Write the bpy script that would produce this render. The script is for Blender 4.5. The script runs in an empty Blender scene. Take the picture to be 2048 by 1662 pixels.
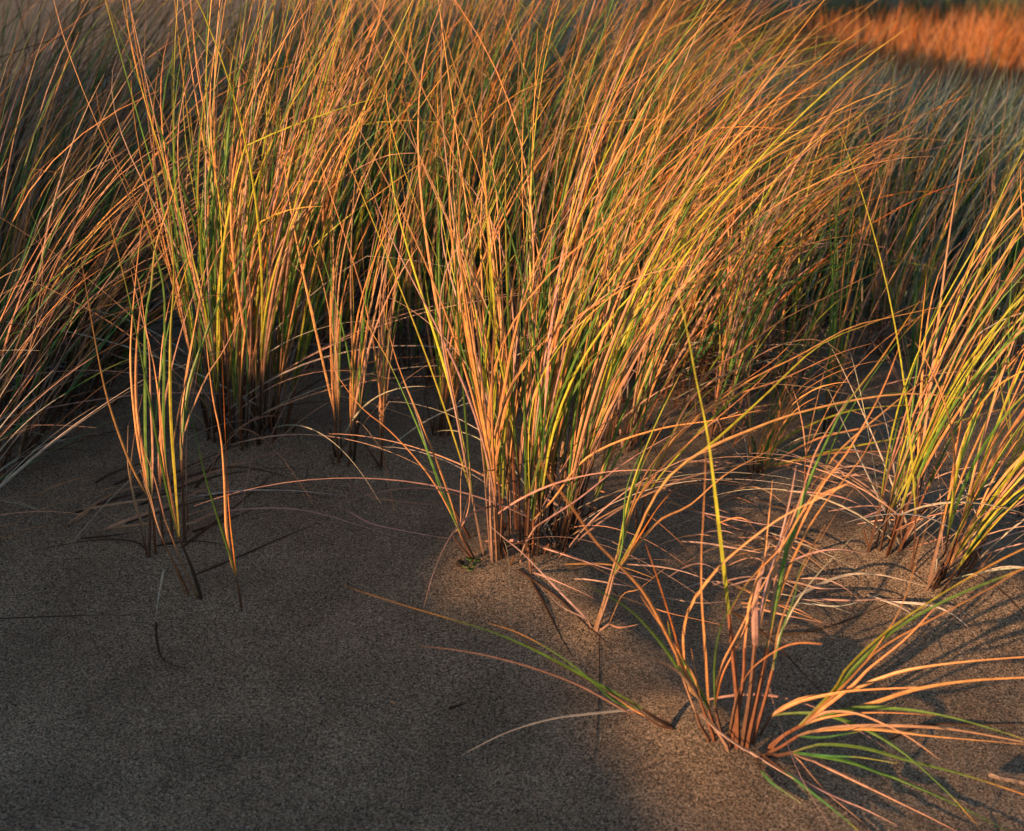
import bpy, math
import numpy as np
def R(d): return d * math.pi / 180
sc = bpy.context.scene
COL = sc.collection

# ------------------------------------------------------------ camera, sky, sun
CAMZ, PITCH, FPX = 1.0, R(25.0), 2413.0
cam_d = bpy.data.cameras.new('camera'); cam = bpy.data.objects.new('camera', cam_d); COL.objects.link(cam)
cam.location = (0, 0, CAMZ); cam.rotation_euler = (R(90) - PITCH, 0, 0)
cam_d.sensor_width = 36; cam_d.lens = 36 * FPX / 2048; cam_d.clip_end = 500; cam_d.clip_start = 0.02
cam_d.dof.use_dof = True; cam_d.dof.focus_distance = 1.78; cam_d.dof.aperture_fstop = 5.6
sc.camera = cam
SUN_EL, SUN_TRAVEL = R(6.0), R(38.0)          # light travels towards +x and away from the camera
sd = np.array([math.cos(SUN_TRAVEL) * math.cos(SUN_EL), math.sin(SUN_TRAVEL) * math.cos(SUN_EL), -math.sin(SUN_EL)])
w = bpy.data.worlds.new('World'); sc.world = w; w.use_nodes = True
nt = w.node_tree; bg = nt.nodes['Background']
sky = nt.nodes.new('ShaderNodeTexSky'); sky.sky_type = 'NISHITA'; sky.sun_disc = False
sky.sun_elevation = SUN_EL
sky.sun_rotation = math.atan2(-sd[0], -sd[1])
nt.links.new(sky.outputs[0], bg.inputs[0]); bg.inputs[1].default_value = 0.085
sl = bpy.data.lights.new('sun', 'SUN'); so = bpy.data.objects.new('sun', sl); COL.objects.link(so)
sl.energy = 5.0; sl.angle = R(0.6); sl.color = (1.0, 0.48, 0.20)
from mathutils import Vector
so.rotation_euler = Vector(sd.tolist()).to_track_quat('-Z', 'Y').to_euler()
sc.view_settings.view_transform = 'Standard'; sc.view_settings.look = 'None'
sc.view_settings.exposure = 0.82; sc.view_settings.gamma = 1.0

# ------------------------------------------------------------ ground height
CP, SP = math.cos(PITCH), math.sin(PITCH)
def ray(px, py):
    a, b = (px - 1024) / FPX, (831 - py) / FPX
    return np.array([a, CP + b * SP, -SP + b * CP])
def flat(px, py, z=0.0):
    d = ray(px, py); t = (z - CAMZ) / d[2]
    return d[0] * t, d[1] * t
def smooth(t): t = np.clip(t, 0, 1); return t * t * (3 - 2 * t)
def _hash(ix, iy, s):
    n = (ix * 374761393 + iy * 668265263 + s * 974634777) & 0xffffffff
    n = ((n ^ (n >> 13)) * 1274126177) & 0xffffffff
    return ((n ^ (n >> 16)) & 0xffff) / 65535.0
def vnoise(x, y, s=0):
    ix = np.floor(x).astype(np.int64); iy = np.floor(y).astype(np.int64)
    fx = x - ix; fy = y - iy; fx = fx * fx * (3 - 2 * fx); fy = fy * fy * (3 - 2 * fy)
    a = _hash(ix, iy, s); b = _hash(ix + 1, iy, s); c = _hash(ix, iy + 1, s); d = _hash(ix + 1, iy + 1, s)
    return (a + (b - a) * fx) * (1 - fy) + (c + (d - c) * fx) * fy - 0.5
# small heaps of sand caught round the stems: pixel x, pixel y, radius, height
MOUNDS = [(1450, 1500, .13, .030), (1400, 1470, .06, .012), (1040, 1110, .17, .034), (1200, 1262, .055, .016), (330, 1110, .12, .018),
          (485, 1214, .035, .006), (395, 1190, .05, .008), (500, 880, .20, .030), (690, 930, .07, .014), (880, 870, .08, .012),
          (1770, 1110, .12, .022), (1890, 1165, .15, .034), (2040, 1225, .11, .028), (1515, 945, .07, .012), (1650, 880, .1, .015),
          (1130, 1165, .06, .010), (1240, 1300, .07, .010), (1240, 900, .15, .02), (1400, 800, .2, .03), (1640, 1300, .10, .008),
          (1900, 1290, .12, .010), (950, 1180, .10, .008)]
MXY = [flat(m[0], m[1]) for m in MOUNDS]
DX, DY = math.cos(SUN_TRAVEL), math.sin(SUN_TRAVEL)
def H(x, y, fine=False):
    x = np.asarray(x, float); y = np.asarray(y, float)
    z = 0.016 * np.sin(1.7 * x + 0.6) * np.sin(1.3 * y + .4) + 0.012 * vnoise(x * 2.3, y * 2.3, 1) + 0.006 * vnoise(x * 6, y * 6, 2)
    # valley falling away behind on the right, hummock behind on the left
    v = smooth((y - 2.1) / 4.5) * smooth((x + 0.3 - 0.02 * y) / 2.2)
    z = z - 1.15 * v
    z = z + 0.22 * smooth((y - 2.4) / 2.5) * smooth((0.2 - x) / 1.6)
    z = z + 2.2 * smooth((y - 17) / 25) + 0.50 * np.exp(-((y - 9.9) / 1.3) ** 2) * smooth((x - 1) / 1.6)
    # unseen bank added on the left, shaped to block the low sun
    a = DX * x + DY * y; q = -DY * x + DX * y
    hc = np.clip(0.398 - .016 * smooth((.95 - q) / .5) + 0.31 * np.maximum(q - 1.32, 0), 0.25, 1.05) + .12 * np.exp(-((q - 2.4) / .22) ** 2) + .035 * vnoise(q * 4.0, a * .6, 8)
    bank = np.exp(-((a + 2.7) / 0.75) ** 2)
    z = z + hc * bank * (1 - smooth((q - 4.6) / .8))
    z = z + 0.42 * np.exp(-(((x + 1.70) / .40) ** 2 + ((y - 1.55) / .42) ** 2)) + 0.62 * np.exp(-(((x + 1.72) / .38) ** 2 + ((y - 1.98) / .40) ** 2)) + 0.90 * np.exp(-(((x + 2.0) / .45) ** 2 + ((y - 2.6) / .45) ** 2))  # unseen humps added left of the view to block sun and sky
    for (m, (mx, my)) in zip(MOUNDS, MXY):
        z = z + m[3] * np.exp(-(((x - mx) ** 2 + (y - my) ** 2) / m[2] ** 2))
    if fine:
        z = z + 0.0016 * vnoise(x * 30, y * 30, 3) + 0.0012 * vnoise(x * 75, y * 75, 4)
    return z
_ts = np.concatenate([np.linspace(.4, 5, 1800), np.linspace(5.01, 45, 1500)])
def ground_px(px, py):
    d = ray(px, py); P = np.array([0, 0, CAMZ]) + _ts[:, None] * d
    h = P[:, 2] - H(P[:, 0], P[:, 1]); i = int(np.argmax(h < 0))
    if i == 0: i = len(_ts) - 1
    f = h[i - 1] / (h[i - 1] - h[i]) if h[i - 1] != h[i] else 0
    p = P[i - 1] + f * (P[i] - P[i - 1]); p[2] = float(H(p[0], p[1])); return p
def on_depth(px, py, Y):
    d = ray(px, py); t = Y / d[1]; return np.array([d[0] * t, Y, CAMZ + d[2] * t])

# ------------------------------------------------------------ materials
def mat(name):
    m = bpy.data.materials.new(name); m.use_nodes = True
    n = m.node_tree.nodes; return m, n, m.node_tree.links, n['Principled BSDF']
def blade_mat(name, rough, trans):
    m, n, l, p = mat(name)
    at = n.new('ShaderNodeAttribute'); at.attribute_name = 'tint'
    tc = n.new('ShaderNodeTexCoord')
    no = n.new('ShaderNodeTexNoise'); no.inputs['Scale'].default_value = 90; no.inputs['Detail'].default_value = 3
    l.new(tc.outputs['Object'], no.inputs['Vector'])
    mr = n.new('ShaderNodeMapRange'); mr.inputs[1].default_value = .3; mr.inputs[2].default_value = .7
    mr.inputs[3].default_value = .72; mr.inputs[4].default_value = 1.22
    l.new(no.outputs[0], mr.inputs[0])
    vm = n.new('ShaderNodeVectorMath'); vm.operation = 'SCALE'
    l.new(at.outputs['Color'], vm.inputs[0]); l.new(mr.outputs[0], vm.inputs['Scale'])
    l.new(vm.outputs[0], p.inputs['Base Color'])
    p.inputs['Roughness'].default_value = rough
    p.inputs['Specular IOR Level'].default_value = .35
    if trans:
        tr = n.new('ShaderNodeBsdfTranslucent'); l.new(vm.outputs[0], tr.inputs[0])
        mx = n.new('ShaderNodeMixShader'); mx.inputs[0].default_value = trans
        l.new(p.outputs[0], mx.inputs[1]); l.new(tr.outputs[0], mx.inputs[2])
        l.new(mx.outputs[0], n['Material Output'].inputs[0])
    return m
M_BLADE = blade_mat('marram_blade', .42, .12)
M_DEAD = blade_mat('dead_blade', .6, .08)
M_SHEATH = blade_mat('leaf_sheath', .7, 0)

def sand_mat():
    m, n, l, p = mat('pit_shaded_sand')
    tc = n.new('ShaderNodeTexCoord')
    def noise(scale, detail, rough=.6):
        x = n.new('ShaderNodeTexNoise'); x.inputs['Scale'].default_value = scale; x.inputs['Detail'].default_value = detail
        x.inputs['Roughness'].default_value = rough; l.new(tc.outputs['Object'], x.inputs['Vector']); return x
    vo = n.new('ShaderNodeTexVoronoi'); vo.inputs['Scale'].default_value = 690; l.new(tc.outputs['Object'], vo.inputs['Vector'])
    sep = n.new('ShaderNodeSeparateColor'); l.new(vo.outputs['Color'], sep.inputs[0])
    cr = n.new('ShaderNodeValToRGB'); e = cr.color_ramp
    e.elements[0].position = 0; e.elements[0].color = (.035, .036, .040, 1)
    e.elements[1].position = 1; e.elements[1].color = (.62, .60, .58, 1)
    for pos, c in ((.16, (.11, .108, .102)), (.36, (.27, .245, .205)), (.60, (.44, .375, .285)), (.80, (.53, .465, .38)), (.93, (.58, .53, .47)), (.965, (.30, .09, .035)), (.98, (.62, .6, .58))):
        q = e.elements.new(pos); q.color = (*c, 1)
    l.new(sep.outputs[0], cr.inputs[0])
    big = noise(7, 4); mid = noise(290, 5, .72)
    m1 = n.new('ShaderNodeMapRange'); m1.inputs[1].default_value = .35; m1.inputs[2].default_value = .65; m1.inputs[3].default_value = .80; m1.inputs[4].default_value = 1.15
    l.new(big.outputs[0], m1.inputs[0])
    m2 = n.new('ShaderNodeMapRange'); m2.inputs[1].default_value = .36; m2.inputs[2].default_value = .64; m2.inputs[3].default_value = .42; m2.inputs[4].default_value = 1.5  # pit shade put into the colour, following the noise that bumps them
    l.new(mid.outputs[0], m2.inputs[0])
    mu = n.new('ShaderNodeMath'); mu.operation = 'MULTIPLY'; l.new(m1.outputs[0], mu.inputs[0]); l.new(m2.outputs[0], mu.inputs[1])
    vm = n.new('ShaderNodeVectorMath'); vm.operation = 'SCALE'; l.new(cr.outputs[0], vm.inputs[0]); l.new(mu.outputs[0], vm.inputs['Scale'])
    l.new(vm.outputs[0], p.inputs['Base Color'])
    p.inputs['Roughness'].default_value = .75; p.inputs['Specular IOR Level'].default_value = .4
    g = noise(330, 5, .75)
    b1 = n.new('ShaderNodeBump'); b1.inputs['Strength'].default_value = .9; b1.inputs['Distance'].default_value = .0022
    l.new(g.outputs[0], b1.inputs['Height'])
    b2 = n.new('ShaderNodeBump'); b2.inputs['Strength'].default_value = .8; b2.inputs['Distance'].default_value = .007
    l.new(mid.outputs[0], b2.inputs['Height']); l.new(b1.outputs[0], b2.inputs['Normal']); l.new(b2.outputs[0], p.inputs['Normal'])
    return m
M_SAND = sand_mat()
def plain(name, c1, c2, scale, rough=.6):
    m, n, l, p = mat(name)
    tc = n.new('ShaderNodeTexCoord'); no = n.new('ShaderNodeTexNoise'); no.inputs['Scale'].default_value = scale; no.inputs['Detail'].default_value = 4
    l.new(tc.outputs['Object'], no.inputs['Vector'])
    cr = n.new('ShaderNodeValToRGB'); cr.color_ramp.elements[0].color = (*c1, 1); cr.color_ramp.elements[1].color = (*c2, 1)
    cr.color_ramp.elements[0].position = .35; cr.color_ramp.elements[1].position = .65
    l.new(no.outputs[0], cr.inputs[0]); l.new(cr.outputs[0], p.inputs['Base Color']); p.inputs['Roughness'].default_value = rough
    return m
M_SHELL = plain('white_shell', (.75, .76, .80), (.9, .9, .92), 300, .35)
M_WOOD = plain('weathered_wood', (.06, .05, .045), (.26, .22, .21), 160, .7)
M_SEED = plain('seedling_leaf', (.035, .10, .025), (.07, .17, .04), 200, .45)
M_DARK = plain('dark_debris', (.012, .010, .009), (.05, .035, .03), 250, .8)

# ------------------------------------------------------------ object helpers
def setp(o, label=None, cat=None, group=None, kind=None):
    if label: o['label'] = label
    if cat: o['category'] = cat
    if group: o['group'] = group
    if kind: o['kind'] = kind
    return o
def thing(name, label, cat, loc, group=None):
    o = bpy.data.objects.new(name, None); o.empty_display_size = .02; COL.objects.link(o); o.location = [float(v) for v in loc]
    return setp(o, label, cat, group)
def mesh_obj(name, V, F, material, parent=None, tint=None, smooth_=False, origin=None):
    if origin is None: origin = np.array(parent.location) if parent is not None and parent.parent is None else (ORIG.get(parent.name) if parent is not None else np.zeros(3))
    me = bpy.data.meshes.new(name); V = np.asarray(V, np.float32) - np.asarray(origin, np.float32)
    F = np.asarray(F, np.int32); k = F.shape[1]
    me.vertices.add(len(V)); me.vertices.foreach_set('co', V.ravel())
    me.loops.add(F.size); me.loops.foreach_set('vertex_index', F.ravel())
    me.polygons.add(len(F)); me.polygons.foreach_set('loop_start', np.arange(0, F.size, k, dtype=np.int32))
    me.polygons.foreach_set('use_smooth', np.full(len(F), smooth_))
    me.update(calc_edges=True)
    if tint is not None:
        at = me.color_attributes.new('tint', 'FLOAT_COLOR', 'POINT')
        c = np.ones((len(V), 4), np.float32); c[:, :3] = tint; at.data.foreach_set('color', c.ravel())
    me.materials.append(material)
    o = bpy.data.objects.new(name, me); COL.objects.link(o)
    if parent is not None: o.parent = parent; ORIG[o.name] = np.array(origin)
    else: o.location = [float(v) for v in origin]
    return o
ORIG = {}

# ------------------------------------------------------------ blade geometry (vectorised)
def norm(v): return v / np.maximum(np.linalg.norm(v, axis=-1, keepdims=True), 1e-9)
def blade_rings(P, W, TH, face, twist, profile='blade'):
    """P [B,S,3] centre lines; flattened diamond section that narrows to the tip."""
    B, S, _ = P.shape
    T = norm(np.gradient(P, axis=1)); t = np.linspace(0, 1, S)[None, :, None]
    fx = face[:, None, :] * np.ones((1, S, 1))
    s0 = norm(np.cross(T, fx)); n0 = np.cross(s0, T)
    an = (twist[:, None, None] * t)
    s = s0 * np.cos(an) + n0 * np.sin(an); n = np.cross(s, T)
    if profile == 'blade': pr = (0.72 + 0.28 * np.sin(np.pi * np.clip(t * 1.7, 0, 1))) * np.power(np.clip(1 - t, 0, 1), .54)
    else: pr = 1.0 - 0.42 * t
    ww = W[:, None, None] * pr * .5 + .00018; th = TH[:, None, None] * pr * .5 + .00015
    V = np.stack([P + s * ww, P + n * th, P - s * ww, P - n * th * .6], axis=2)       # B,S,4,3
    V = V.reshape(-1, 3)
    i = np.arange(S - 1)[:, None]; k = np.arange(4)[None, :]
    a = i * 4 + k; b = i * 4 + (k + 1) % 4
    Q = np.stack([a, b, b + 4, a + 4], -1).reshape(-1, 4)
    F = (Q[None] + (np.arange(B) * S * 4)[:, None, None]).reshape(-1, 4)
    return V, F
PAL = {  # base, middle, tip
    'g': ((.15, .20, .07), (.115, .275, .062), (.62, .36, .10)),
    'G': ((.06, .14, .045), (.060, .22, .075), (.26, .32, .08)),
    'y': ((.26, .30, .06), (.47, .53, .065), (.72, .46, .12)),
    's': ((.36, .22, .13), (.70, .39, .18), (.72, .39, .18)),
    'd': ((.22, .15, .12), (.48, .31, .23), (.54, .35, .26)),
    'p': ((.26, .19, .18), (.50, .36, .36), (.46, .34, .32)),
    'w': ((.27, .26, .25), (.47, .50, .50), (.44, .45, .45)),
    'b': ((.14, .19, .17), (.29, .44, .45), (.33, .45, .46)),  # bluish tone of shaded grass, for the far slope
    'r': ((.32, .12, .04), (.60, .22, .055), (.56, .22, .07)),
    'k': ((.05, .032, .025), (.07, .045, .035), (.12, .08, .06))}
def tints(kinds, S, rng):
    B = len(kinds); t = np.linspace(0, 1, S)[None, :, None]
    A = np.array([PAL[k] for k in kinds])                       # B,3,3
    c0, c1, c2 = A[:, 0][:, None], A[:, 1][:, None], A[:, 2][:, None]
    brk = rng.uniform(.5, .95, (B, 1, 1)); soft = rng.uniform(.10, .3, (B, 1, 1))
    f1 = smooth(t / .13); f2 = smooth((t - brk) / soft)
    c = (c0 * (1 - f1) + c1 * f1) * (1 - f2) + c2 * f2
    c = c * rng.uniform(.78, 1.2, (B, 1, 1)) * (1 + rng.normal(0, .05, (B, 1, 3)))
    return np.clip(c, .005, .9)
def tile4(c): return np.repeat(c.reshape(-1, 3), 4, axis=0)
def flow(root, az, th0, bend, L, S, rng, curl=None, ex=1.5):
    B = len(L); t = np.linspace(0, 1, S)[None, :]
    th = th0[:, None] + bend[:, None] * t ** ex
    kk = rng.uniform(size=B) < .045
    th = th + np.where(kk[:, None] & (t > rng.uniform(.55, .9, B)[:, None]), R(rng.uniform(15, 80, B))[:, None], 0)
    th = np.minimum(th, R(150))
    if curl is None: curl = rng.normal(0, R(10), B)
    ph = az[:, None] + curl[:, None] * t
    d = np.stack([np.sin(th) * np.cos(ph), np.sin(th) * np.sin(ph), np.cos(th)], -1) * (L / (S - 1))[:, None, None]
    P = root[:, None, :] + np.concatenate([np.zeros((B, 1, 3)), np.cumsum(d, 1)[:, :-1]], 1)
    g = H(P[..., 0], P[..., 1]) + .0022
    P[..., 2] = np.where((P[..., 2] < g) & (t > .04), g + .001, P[..., 2])
    return P
def catmull(pts, n):
    pts = np.asarray(pts, float)
    if len(pts) == 2: return pts[0] + (pts[1] - pts[0]) * np.linspace(0, 1, n)[:, None]
    P = np.vstack([2 * pts[0] - pts[1], pts, 2 * pts[-1] - pts[-2]])
    seg = np.linalg.norm(np.diff(pts, axis=0), axis=1); cum = np.concatenate([[0], np.cumsum(seg)]); cum /= cum[-1]
    out = []
    for u in np.linspace(0, 1, n):
        i = min(np.searchsorted(cum, u, 'right') - 1, len(pts) - 2); f = (u - cum[i]) / (cum[i + 1] - cum[i])
        a, b, c, d = P[i], P[i + 1], P[i + 2], P[i + 3]
        out.append(.5 * ((2 * b) + (c - a) * f + (2 * a - 5 * b + 4 * c - d) * f * f + (3 * b - a - 3 * c + d) * f ** 3))
    return np.array(out)
def trace3d(pts, k, Y0=None, n=18, bow=0.0, start=None):
    """a plant part seen through these pixels, rooted where its first pixel meets the ground, and
    reaching k metres further away (+) or nearer (-) at its end"""
    q = catmull(pts, n)
    if Y0 is None: Y0 = ground_px(*pts[0])[1]
    out = []
    for i, (x, y) in enumerate(q):
        t = i / (n - 1); Y = Y0 + k * t ** 1.3 + bow * math.sin(math.pi * t)
        p = on_depth(x, y, Y)
        g = H(p[0], p[1]) + .002
        if p[2] < g:
            gp = ground_px(x, y); p = gp + np.array([0, 0, .002])
        out.append(p)
    out = np.array(out)
    if start is not None: out[0] = start
    return out

# ------------------------------------------------------------ the sand
def axis(lo, hi, step, near_lo, near_hi, g=1.12):
    a = list(np.arange(near_lo, near_hi, step)); s = step
    while a[-1] < hi: s *= g; a.append(a[-1] + s)
    s = step; b = []
    c = near_lo
    while c > lo: s *= g; c -= s; b.append(c)
    return np.array(b[::-1] + a)
xs = axis(-70, 70, .0085, -1.1, 1.35); ys = axis(-30, 90, .0085, .85, 2.9)
X, Y = np.meshgrid(xs, ys); Z = H(X, Y, True)
nx, ny = len(xs), len(ys)
i = (np.arange(ny - 1)[:, None] * nx + np.arange(nx - 1)[None, :]).ravel()
sand = mesh_obj('sand_ground', np.stack([X.ravel(), Y.ravel(), Z.ravel()], 1), np.stack([i, i + 1, i + nx + 1, i + nx], 1), M_SAND, smooth_=True)
setp(sand, kind='structure')

# ------------------------------------------------------------ traced tufts
def traced_tuft(label, shoots, group=None, seed=0, name='grass_tuft', fat=.88):
    """shoots: dicts root/top sheath pixels, w mm, k, blades [(pixels, kind, k, width mm)]"""
    base = ground_px(*shoots[0]['s'][0]); root = thing(name, label, 'grass', base, group)
    return add_traced(root, shoots, seed, fat)
def add_traced(root, shoots, seed=0, fat=.88):
    rng = np.random.default_rng(seed)
    for s in shoots:
        P = trace3d(s['s'], s.get('k', .0), n=9); P[0, 2] -= .012
        w = s.get('w', 5) * .85 / 1000
        V, F = blade_rings(P[None], np.array([w]), np.array([w * .8]), np.array([[0.3, -1, .1]]), np.array([.5]), 'sheath')
        c = np.array(PAL_SH[s.get('c', 'b')])[None, None] * np.linspace(.75, 1.25, 9)[None, :, None]
        sh = mesh_obj('shoot', V, F, M_SHEATH, root, tile4(c))
        for b in s['b']:
            pts, kind, k, wd = b[:4]
            bow = b[4] if len(b) > 4 else 0.0
            full = [s['s'][-1]] + list(pts)
            Q = trace3d(full, k, Y0=P[-1, 1], n=20, bow=bow, start=P[-1])
            ang = rng.uniform(-.9, .9)
            V, F = blade_rings(Q[None], np.array([wd * fat / 1000]), np.array([wd * .42 / 1000]), np.array([[math.sin(ang), -math.cos(ang), .25]]), np.array([rng.normal(0, .7)]))
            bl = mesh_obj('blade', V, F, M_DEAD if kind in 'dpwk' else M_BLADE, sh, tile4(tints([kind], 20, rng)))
    return root
PAL_SH = {'b': (.13, .075, .055), 'r': (.19, .085, .05), 'k': (.055, .036, .03), 'p': (.30, .21, .18), 't': (.26, .17, .11)}

traced_tuft('slender upright tuft of green and orange blades, foremost on the left sand', [
    dict(s=[(403, 1199), (385, 1140), (358, 1074)], w=6.5, c='k', k=.02, b=[
        ([(350, 960), (341, 824), (341, 670), (348, 549), (338, 411), (321, 313)], 'y', .05, 4.6),
        ([(329, 930), (322, 841), (309, 739), (291, 653), (279, 570), (254, 494), (225, 437)], 's', .02, 4.2),
        ([(336, 980), (327, 880), (328, 739), (329, 601), (324, 560), (309, 497), (275, 394)], 'g', .06, 5.2),
        ([(335, 985), (318, 900), (300, 800), (288, 740), (268, 640), (252, 570), (232, 490), (217, 434)], 'g', .00, 4.0)]),
    dict(s=[(397, 1198), (370, 1140), (330, 1040)], w=3.5, c='t', b=[([(310, 960), (287, 895)], 'd', .0, 2.2)]),
    dict(s=[(380, 1192), (350, 1130), (325, 1078)], w=3.4, c='r', b=[([(312, 1040), (300, 1000), (286, 960)], 'd', .0, 2)]),
    dict(s=[(371, 1190), (345, 1120)], w=3, c='t', b=[([(318, 1060), (300, 990), (280, 940)], 'd', .02, 2)]),
    dict(s=[(297, 1115), (300, 1050), (298, 995)], w=6.5, c='b', k=.01, b=[
        ([(295, 961), (274, 824), (273, 704), (281, 619), (291, 570), (309, 514), (343, 422), (389, 338)], 's', .10, 4.4),
        ([(291, 893), (290, 756), (291, 636), (303, 570), (310, 497), (338, 411), (363, 338)], 'g', .08, 5.0),
        ([(274, 955), (247, 893), (213, 790), (190, 680), (171, 570), (162, 514)], 's', -.04, 3.6),
        ([(284, 930), (271, 852), (261, 721), (269, 584), (285, 446), (309, 326)], 's', .12, 3.0)]),
    dict(s=[(311, 1108), (308, 1050), (304, 994)], w=5, c='r', b=[
        ([(300, 900), (312, 830), (322, 740), (340, 640), (365, 560), (386, 500)], 'g', .1, 3.6),
        ([(305, 900), (301, 800), (297, 690), (275, 600), (262, 540)], 'd', .04, 3)]),
    dict(s=[(326, 1090), (322, 1030), (320, 980)], w=5, c='b', b=[
        ([(318, 900), (330, 800), (352, 700), (383, 600), (420, 520)], 'd', .12, 3.2),
        ([(322, 880), (318, 780), (328, 660), (352, 560), (398, 480)], 's', .1, 3.4)]),
    dict(s=[(345, 1085), (342, 1030), (338, 990)], w=5.5, c='b', b=[
        ([(345, 900), (360, 810), (383, 720), (400, 640), (425, 570), (470, 500)], 'd', .1, 3)]),
    dict(s=[(369, 1078), (366, 990), (363, 920)], w=6, c='b', b=[
        ([(364, 880), (377, 773), (405, 687), (446, 584), (463, 550), (520, 460), (580, 400)], 'g', .12, 5),
        ([(363, 824), (384, 687), (408, 550), (425, 490)], 's', .1, 3.6),
        ([(370, 858), (412, 756), (449, 697), (504, 586)], 'd', .05, 2.6),
        ([(362, 860), (377, 721), (417, 550), (460, 460), (500, 395)], 's', .14, 3.4),
        ([(368, 840), (395, 720), (430, 620), (480, 520)], 'd', .14, 3)]),
    dict(s=[(376, 1060), (374, 1000)], w=3.6, c='r', b=[([(372, 930), (376, 840), (392, 760), (402, 700)], 'd', .05, 2.4)]),
    dict(s=[(293, 1114), (290, 1066)], w=3, c='b', b=[([(272, 1006), (256, 934), (256, 850)], 'd', .02, 2)]),
    dict(s=[(290, 1100), (282, 1050)], w=2.6, c='b', b=[([(264, 985), (262, 930), (272, 850), (285, 790)], 'd', .03, 2)]),
], seed=3, fat=1.12)
traced_tuft('lone sprig of one green and two orange blades, standing alone on the open sand', [
    dict(s=[(483, 1215), (478, 1185), (472, 1151)], w=4.6, c='b', b=[
        ([(458, 1105), (439, 1047), (408, 944), (387, 852), (363, 783), (334, 728)], 'g', .02, 4.2),
        ([(466, 1099), (459, 1030), (451, 876), (446, 756), (442, 650)], 'r', .05, 3.2),
        ([(462, 1120), (453, 1064), (449, 961), (442, 876), (425, 790), (410, 663)], 's', .04, 5),
        ([(468, 1110), (461, 1050), (455, 990)], 'y', .04, 2.6)])], seed=5, name='grass_sprig')
traced_tuft('leaning sprig of green blades beside the tiny four leaved seedling', [
    dict(s=[(949, 1120), (935, 1092), (920, 1064)], w=5, c='k', b=[
        ([(917, 1058), (886, 989), (851, 893), (817, 811), (776, 721), (745, 667), (719, 622)], 'g', .03, 4.4),
        ([(900, 996), (872, 920), (834, 824), (793, 721), (762, 601)], 's', .05, 3.6),
        ([(900, 1010), (868, 910), (838, 835), (800, 745)], 'G', .04, 3.4),
        ([(905, 1030), (878, 961), (857, 905), (830, 820), (806, 760)], 'w', .05, 2.6)]),
    dict(s=[(944, 1118), (915, 1085), (903, 1068)], w=3.6, c='b', b=[([(925, 1050), (938, 1010), (940, 960), (938, 905)], 'd', .0, 1.8),
        ([(920, 1050), (921, 1000), (922, 950), (932, 895)], 'd', .0, 1.6)]),
    dict(s=[(946, 1118), (925, 1080)], w=4, c='b', b=[
        ([(900, 1023), (865, 961), (817, 900), (769, 852), (725, 817), (680, 759), (657, 715)], 's', -.02, 3)])], seed=6, name='grass_sprig')
traced_tuft('small forked sprig with a pale foot, between the middle clump and the foremost right tuft', [
    dict(s=[(1188, 1260), (1205, 1215), (1235, 1110)], w=7, c='t', k=.02, b=[
        ([(1263, 979), (1307, 859), (1361, 747)], 'y', .08, 4.6),
        ([(1252, 1050), (1285, 960), (1331, 893), (1380, 841), (1450, 800)], 's', .12, 4.4),
        ([(1255, 1040), (1290, 970), (1330, 890), (1400, 800), (1480, 735)], 'y', .18, 4.8),
        ([(1250, 1060), (1275, 1000), (1320, 940), (1395, 870), (1500, 780), (1560, 720)], 's', .2, 4.4),
        ([(1255, 1050), (1262, 990), (1300, 900), (1340, 830)], 'g', .1, 3.8)]),
    dict(s=[(1192, 1262), (1215, 1200), (1228, 1150)], w=5.5, c='p', b=[
        ([(1259, 1105), (1300, 1010), (1348, 944), (1417, 896), (1513, 855), (1588, 828), (1708, 800), (1828, 787), (1950, 800)], 's', .10, 6.2),
        ([(1270, 1075), (1331, 961), (1420, 890), (1520, 800), (1640, 690), (1760, 640), (1850, 600)], 'y', .25, 5),
        ([(1275, 1090), (1320, 1040), (1380, 1010), (1450, 950), (1540, 900)], 's', .1, 4),
        ([(1262, 1100), (1320, 1010), (1370, 960)], 'r', .04, 3),
        ([(1245, 1090), (1250, 1000), (1262, 950), (1290, 890)], 'g', .05, 4)]),
    dict(s=[(1200, 1262), (1218, 1248)], w=5, c='p', b=[([(1245, 1190), (1276, 1179), (1310, 1152), (1332, 1135)], 's', -.02, 2.8), ([(1240, 1255), (1276, 1249)], 'd', -.01, 3.4)]),
    dict(s=[(1184, 1256), (1177, 1240)], w=6, c='p', b=[([(1122, 1186), (1048, 1109), (1010, 1078), (978, 1050)], 'p', .02, 4), ([(1122, 1212), (1096, 1186)], 'p', .0, 2.2)]),
], seed=7, name='grass_sprig')

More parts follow.
